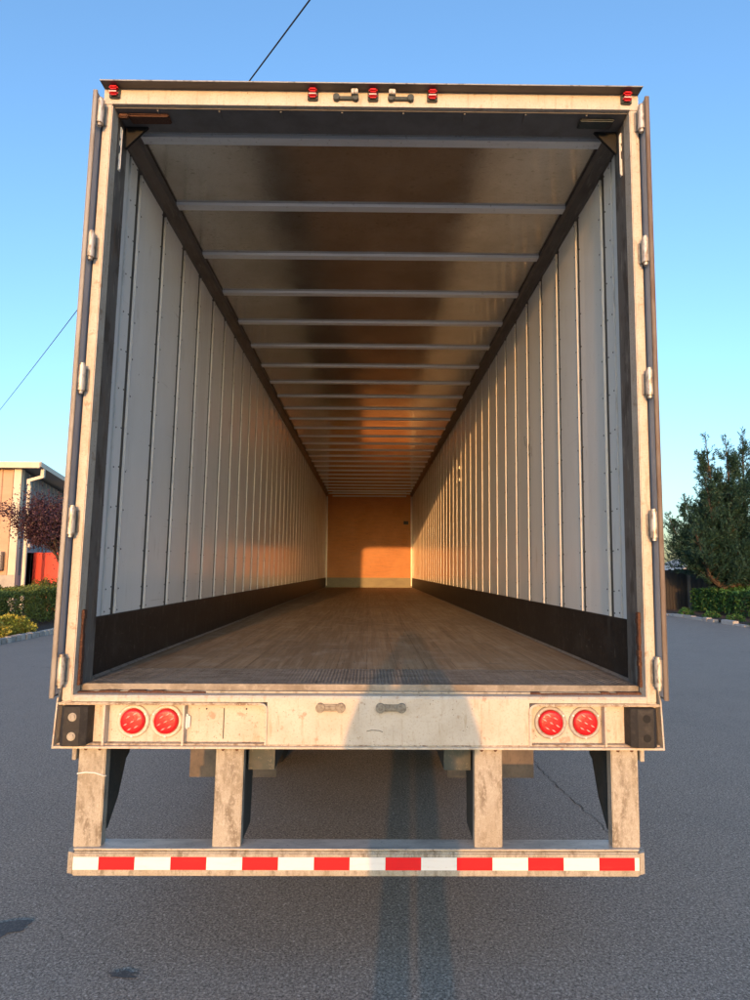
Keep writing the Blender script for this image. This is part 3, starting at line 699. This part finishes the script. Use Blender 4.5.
def shrub(name, cx, cy, rx, ry, h, n, size, mat, seed, label, cat, group=None, z0=.09, boxy=False):
    r_ = random.Random(seed); t = empty(name, (cx, cy, z0), label, cat, group)
    P = []; ph = [r_.uniform(0, 6.28) for _ in range(6)]
    for _ in range(n):
        if boxy:
            x = r_.uniform(-1, 1); y = r_.uniform(-1, 1); z = r_.uniform(.08, 1)
            k = r_.random()
            if k < .3: x = r_.choice((-1, 1))*r_.uniform(.86, 1.04)
            elif k < .6: y = r_.choice((-1, 1))*r_.uniform(.86, 1.03)
            else: z = r_.uniform(.88, 1.03)
            z *= 1 + .05*sin(3*x*rx+ph[0]) + .05*sin(2.1*y*ry+ph[1]) + .02*sin(9*y*ry+ph[2])
            P.append((cx+x*rx*(1+.03*sin(8*y*ry)), cy+y*ry, z0+z*h))
        else:
            a = r_.uniform(0, 2*pi); e = math.acos(r_.uniform(-.2, 1)); q = r_.uniform(.55, 1.0)**.5
            q *= 1 + .13*sin(3*a+ph[0])+.10*sin(5*a+ph[1]+3*e)+.08*sin(9*e+ph[2])
            P.append((cx+rx*q*sin(e)*cos(a), cy+ry*q*sin(e)*sin(a), z0+h*.12+max(-.1*h, h*.88*q*cos(e))))
    b = MB()
    for k in range(5):
        a = k*2.4; b.ring([(cx+.1*cos(a)*rx, cy+.1*sin(a)*ry, z0-.02), (cx+rx*.5*cos(a), cy+ry*.5*sin(a), z0+h*.7)], [.02, .006], 5)
    b.build('stem', barkm, t)
    leaves(P, size, seed).build('foliage', mat, t); return t

# left bed: clipped hedge, golden shrubs, plum tree
shrub('hedge', -9.95, 17.0, .62, 4.4, .98, 60000, .055, boxwood, 21, 'clipped dark green hedge along the bed in front of the tan building', 'hedge', boxy=True)
for i, (x, y, rx, h, lab) in enumerate([(-8.95, 12.0, .50, .46, 'low golden yellow shrub nearest the viewer at the left edge of the photo'),
     (-8.95, 13.2, .48, .42, 'low golden yellow shrub in front of the hedge, the one nearer the trailer'),]):
    shrub('golden_shrub', x, y, rx, .52, h, 5200, .065, yellowl, 31+i, lab, 'shrub', 'golden shrubs beside the left kerb')
for i, (x, y, h, lab) in enumerate([(-10.7, 15.2, 1.22, 'rounded lighter green bush rising behind the left end of the hedge'), (-10.7, 18.4, 1.25, 'rounded lighter green bush behind the hedge below the red door')]):
    shrub('round_bush', x, y, .5, .8, h, 9000, .06, leafmat('bush_leaves', (.12, .15, .035), .45, trans=.2), 41+i, lab, 'shrub', 'rounded bushes behind the hedge')
def plum(base, H, R_, seed):
    r_ = random.Random(seed); t = empty('plum_tree', base, 'purple leaved plum tree behind the hedge in front of the red door', 'tree')
    bx, by, bz = base; tb = MB(); P = []
    root = Vector(base); fork = root+Vector((-.05, 0, 1.25)); tb.ring([root, root+Vector((.04, 0, .6)), fork], [.085, .065, .055], 8)
    def br(p, d, L, rad, dep):
        q = p + d*L; m_ = p.lerp(q, .5)+Vector((r_.gauss(0, .05), r_.gauss(0, .05), .04))
        tb.ring([p, m_, q], [rad, rad*.75, rad*.5], 5, cap=False)
        for k in range(int(L*(85 if dep < 2 else 20))):
            c = p.lerp(q, r_.uniform(.2, 1.1)); P.append(c+Vector((r_.gauss(0, .12), r_.gauss(0, .12), r_.gauss(0, .12))))
        if dep:
            for _ in range(4 if dep > 1 else 5):
                dd = (d + Vector((r_.gauss(0, .55), r_.gauss(0, .55), r_.gauss(.05, .4)))).normalized(); br(p.lerp(q, r_.uniform(.45, 1)), dd, L*r_.uniform(.55, .8), rad*.55, dep-1)
    for k in range(7):
        a = k*2*pi/7+r_.uniform(-.3, .3); br(fork, Vector((cos(a)*.5, sin(a)*.5, r_.uniform(.6, 1.2))).normalized(), H*.30, .035, 3)
    tb.build('trunk', barkm, t); leaves(P, .075, seed, 1.9).build('crown', purple, t); return len(P)
print('plum', plum((-9.95, 18.2, .09), 4.7, 1.5, 17))

# ------------------------------------------------------------------ tan building on the left
BX, BY = -12.72, 20.0
t = empty('metal_building', (-20, 26, 0), 'tan ribbed metal building with cream trim, low concrete base and gutter pipe', 'building')
def zroof(y): return 5.40 - (y-BY)*.155
b = MB()
x = BX
b.box(-44, BX, BY+.03, BY+.1, 1.46, 5.32)
x = BX-.3
while x > -30: b.prism([(x-.05, BY+.03), (x-.025, BY-.012), (x+.025, BY-.012), (x+.05, BY+.03)], 'z', 1.46, 5.32); x -= .40
b.build('front_wall', siding, t)
b = MB(); b.prism([(BY+.1, 0), (20.42, 0), (20.42, zroof(20.42)-.1), (BY+.1, zroof(BY)-.1)], 'x', BX-.08, BX)
b.prism([(21.22, 0), (36, 0), (36, zroof(36)-.1), (21.22, zroof(21.22)-.1)], 'x', BX-.08, BX)
b.prism([(20.42, 2.28), (21.22, 2.28), (21.22, zroof(21.22)-.1), (20.42, zroof(20.42)-.1)], 'x', BX-.08, BX)
y = BY+.3
while y < 35:
    if not 20.35 < y < 21.3: b.box(BX, BX+.03, y, y+.05, 1.2, zroof(y)-.12)
    else: b.box(BX, BX+.03, y, y+.05, 2.4, zroof(y)-.12)
    y += .30
b.build('side_wall', sidegrey, t)
b = MB(); b.box(-44, BX+.03, BY-.04, BY+.028, 0, 1.455); b.box(BX+.001, BX+.032, BY+.029, 20.36, 0, 1.45); b.build('concrete_base', conc, t)
b = MB(); b.prism([(BY-.25, 5.40), (36.3, zroof(36.3)), (36.3, zroof(36.3)+.06), (BY-.25, 5.52)], 'x', -44, BX+.80); b.build('roof', roofm, t)
b = MB(); b.box(-44, BX+.82, BY-.31, BY-.252, 5.30, 5.52, b=.01); b.prism([(BY-.25, 5.36), (36.3, zroof(36.3)-.06), (36.3, zroof(36.3)+.075), (BY-.25, 5.535)], 'x', BX+.802, BX+.84, 0); b.build('fascia', trimc, t)
b = MB(); b.box(BX-.22, BX+.035, BY-.05, BY-.0421, 1.46, 5.30); b.box(BX+.0321, BX+.05, BY-.05, BY+.16, 0.0, 5.30); b.build('corner_trim', trimc, t)
b = MB(); dxs = .26
b.box(BX+.26, BX+.38, BY-.02, BY+.08, .1, 4.78, b=.015)
b.prism([(BX+.26, 4.72), (BX+.38, 4.72), (BX+.38, 4.84), (BX+.86, 4.98), (BX+.86, 5.30), (BX+.74, 5.30), (BX+.74, 5.06), (BX+.26, 4.92)], 'y', BY-.06, BY+.04)
b.build('downspout', trimc, t)
b = MB(); b.box(BX-.6, BX-.081, 20.40, 20.41, 0, 2.3); b.box(BX-1.6, BX-1.5, 20.1, 22, 0, 2.6); b.box(BX-1.5, BX-.09, 21.5, 21.6, 0, 2.6); b.build('doorway_interior', blackm, t)
b = MB(); b.box(BX-.09, BX+.04, 20.36, 20.42, 0, 2.34); b.box(BX-.09, BX+.04, 21.22, 21.28, 0, 2.34); b.box(BX-.09, BX+.04, 20.42, 21.22, 2.28, 2.34); b.build('door_frame', sidegrey, t)
b = MB(); b.box(BX+.02, BX+.98, 21.20, 21.245, .12, 2.30)
b.box(BX+.02, BX+.15, 21.185, 21.1995, .12, 2.30)
for z in (.9, 1.6): b.box(BX+.16, BX+.96, 21.19, 21.1995, z, z+.015)
d_ = b.build('door', redm, t); d_['label'] = 'red door leaf standing open'
b = MB(); b.cyl((BX+.86, 21.14, 1.1), (BX+.98, 21.14, 1.1), .018, 8); b.cyl((BX+.88, 21.14, 1.1), (BX+.88, 21.2, 1.1), .012, 8); b.build('handle', steel, d_)
b = MB(); b.box(BX+.05, BX+.16, 20.6, 20.82, 2.48, 2.62, b=.01); b.build('wall_lamp', white, t)
t = empty('electrical_box', (BX-.62, BY-.12, 1.6), 'grey electrical cabinet fixed to the tan front wall', 'utility box')
b = MB(); b.box(BX-.95, BX-.40, BY-.24, BY-.05, 1.62, 2.30, b=.015); b.build('cabinet', galv, t)
b = MB(); b.box(BX-.90, BX-.45, BY-.25, BY-.2405, 1.68, 2.24, b=.004); b.box(BX-.60, BX-.50, BY-.262, BY-.2505, 1.92, 1.96); b.build('door', galv, t)
b = MB(); b.cyl((BX-.68, BY-.10, .5), (BX-.68, BY-.10, 1.62), .025, 10); b.build('conduit', galv, t)

# ------------------------------------------------------------------ right background
t = empty('dark_fence', (15, 24.6, 0), 'dark slatted fence behind the conifer at the end of the right kerb', 'fence')
b = MB(); x = 11.4; r_ = random.Random(5)
while x < 26: b.box(x, x+.115, 24.6+r_.uniform(-.01, .01), 24.63, .05, 1.80+r_.uniform(-.03, .03)); x += .125
b.build('slats', M('fence_slats', (.030, .028, .027), .8, island=.4), t)
for x in (11.4, 13.86, 16.3, 18.8):
    b = MB(); b.box(x-.05, x+.05, 24.47, 24.585, 0, 1.9, b=.01); b.build('post', woodpost, t)
shrub('green_hedge', 14.6, 19.6, 1.35, 3.6, .95, 30000, .085, greenl, 51, 'loose bright green hedge at the foot of the conifer by the right kerb', 'hedge', boxy=True)
b_ = [(12.2, 21.6), (12.25, 18.4), (12.15, 16.9), (12.3, 20.0)]
for i, ((x, y), lab) in enumerate(zip(b_, ['small weed tuft on the right kerb nearest the dark fence', 'small weed tuft on the right kerb second from the right photo edge', 'small weed tuft on the right kerb at the right photo edge', 'small weed tuft on the right kerb between the hedge and the fence'])):
    shrub('weed_tuft', x, y, .28, .35, .26, 700, .06, greenl, 61+i, lab, 'plant', 'weed tufts along the right kerb', z0=.05)
t = empty('distant_shed', (23.2, 42, 0), 'small distant shed with a pale gable roof beyond the dark fence', 'shed')
b = MB(); b.box(21.4, 27.2, 42, 47, 0, 1.5); b.build('wall', conc, t)
b = MB(); b.prism([(21.1, 1.5), (27.5, 1.5), (24.3, 2.7)], 'y', 41.8, 47.2); b.build('roof', M('pale_roof', (.45, .43, .38), .8), t)
# far wood closing the view behind the trailer
P = []; r_ = random.Random(9)
for _ in range(26000):
    x = r_.uniform(-110, 26); P.append((x, 92+r_.uniform(-3, 3), abs(r_.gauss(0, 1))*0+r_.random()**.7*(4.2+1.3*sin(x*.21)+.9*sin(x*.53+1)+.5*sin(x*1.3))))
tag(leaves(P, .75, 9).build('far_wood', farl), 'dark far off belt of trees along the horizon behind the trailer', 'trees', kind='stuff')

# ------------------------------------------------------------------ overhead wire and its poles
A = Vector((-26.0, 36.55, 8.0)); Z = Vector((12.2, -13.35, 8.0))
b = MB(); pts = []
for k in range(61):
    tt = k/60; p = A.lerp(Z, tt); p.z -= .5*4*tt*(1-tt)-.42; pts.append(p)
b.ring(pts, .009, 6); tag(b.build('power_line', cablem), 'thin black overhead wire crossing the sky behind the trailer roof', 'cable')
for p, lab in ((A, 'wooden utility pole behind the tan building carrying the wire'), (Z, 'wooden utility pole behind the viewer carrying the wire')):
    t = empty('utility_pole', (p.x, p.y, 0), lab, 'pole')
    b = MB(); b.ring([(p.x+.18, p.y, 0), (p.x+.18, p.y, 9.2)], [.16, .11], 14); b.build('pole', polem, t)
    b = MB(); b.box(p.x-.9, p.x+1.2, p.y-.06, p.y+.06, 8.15, 8.27); b.build('crossarm', polem, t)
    b = MB(); b.cyl((p.x, p.y, 8.27), (p.x, p.y, 8.44), .045, 10); b.build('insulator', conc, t)

# ------------------------------------------------------------------ the person taking the picture (behind the camera)
def skin_body(name, verts, edges, rad, mat, root=0, sub=2):
    me = bpy.data.meshes.new(name); me.from_pydata(verts, edges, []); o = bpy.data.objects.new(name, me); C.objects.link(o)
    sk = o.modifiers.new('skin', 'SKIN'); ss = o.modifiers.new('sub', 'SUBSURF'); ss.levels = ss.render_levels = sub
    for i, r in enumerate(rad):
        q = me.skin_vertices[0].data[i]; q.radius = r if isinstance(r, tuple) else (r, r); q.use_root = (i == root)
    dg = bpy.context.evaluated_depsgraph_get(); nm = bpy.data.meshes.new_from_object(o.evaluated_get(dg))
    C.objects.unlink(o); bpy.data.objects.remove(o)
    nm.materials.clear(); nm.materials.append(mat)
    for p in nm.polygons: p.use_smooth = True
    o2 = bpy.data.objects.new(name, nm); C.objects.link(o2); return o2
skinm = M('skin', (.48, .31, .23), .5); cloth = M('dark_jacket', (.03, .035, .05), .85, bump=('noise', (60, 60, 60), .3, .004)); jeans = M('jeans', (.04, .06, .11), .9)
hairm = M('hair', (.025, .018, .012), .7); phonem = M('phone_case', (.02, .02, .022), .3)
PX, PY = .0, -3.16
V = [(0, 0, .95), (0, 0, 1.12), (0, -.01, 1.30), (0, 0, 1.43), (0, .015, 1.50), (0, .03, 1.56), (0, .04, 1.64), (0, .03, 1.71)]
Rr = [(.19, .12), (.20, .13), (.215, .13), (.15, .10), (.055, .055), (.062, .068), (.078, .092), (.062, .075)]
E = [(i, i+1) for i in range(7)]
for s in (-1, 1):
    o = len(V); V += [(s*.10, 0, .85), (s*.095, .01, .50), (s*.09, -.01, .10), (s*.095, .06, .045), (s*.10, .15, .035)]
    Rr += [.115, .09, .07, .05, .038]; E += [(0, o), (o, o+1), (o+1, o+2), (o+2, o+3), (o+3, o+4)]
    o = len(V); V += [(s*.18, 0, 1.42), (s*.235, .08, 1.22), (s*.15, .20, 1.46), (s*.075, .285, 1.635)]
    Rr += [.09, .085, .06, .028]; E += [(3, o), (o, o+1), (o+1, o+2), (o+2, o+3)]
    hb = o+3
    for k, (dx, dy, dz) in enumerate(((-.035, .035, .012), (-.03, .04, .034), (-.025, .04, .055), (-.015, .035, .072))):
        o2 = len(V); V += [(s*(.075+.02*0)+s*dx*.2, .285+.012, 1.640+dz*.5), (s*.075+s*dx*.9, .285+dy*.75, 1.645+dz), (s*.075+s*dx*1.4, .285+dy*.55, 1.650+dz)]
        Rr += [.009, .0085, .0075]; E += [(hb, o2), (o2, o2+1), (o2+1, o2+2)]
    o2 = len(V); V += [(s*.06, .275, 1.625), (s*.04, .268, 1.65)]; Rr += [.011, .009]; E += [(hb, o2), (o2, o2+1)]
V = [(x+PX, y+PY, z) for x, y, z in V]
per = skin_body('person', V, E, Rr, cloth)
per['label'] = 'standing person in dark jacket and jeans holding up a phone with both hands'; per['category'] = 'person'
me = per.data; me.materials.append(jeans); me.materials.append(skinm)
for p in me.polygons:
    c = p.center
    if c.z < .93: p.material_index = 1
    if c.z > 1.51 or (c.y > PY+.24 and c.z > 1.55): p.material_index = 2
b = MB()
bm = bmesh.new(); bmesh.ops.create_uvsphere(bm, u_segments=20, v_segments=12, radius=1)
vs = [(PX+v.co.x*.088, PY+.015+v.co.y*.10, 1.675+v.co.z*.088) for v in bm.verts if 1]
bm.verts.ensure_lookup_table()
fs = [[v.index for v in f.verts] for f in bm.faces if f.calc_center_median().z > -.1 and not (f.calc_center_median().y > .45 and f.calc_center_median().z < .55)]
b.add(vs, fs, 0, True); bm.free(); b.build('hair', hairm, per)
ph = empty('phone', (0, -2.85, 1.65), 'dark phone held up in both hands of the standing person', 'phone')
b = MB(); b.box(-.038, .038, -2.856, -2.848, 1.60, 1.745, b=.003); b.build('case', phonem, ph)
b = MB(); b.box(.0, .03, -2.848, -2.846, 1.70, 1.74, b=.0008); b.build('camera_bump', phonem, ph)
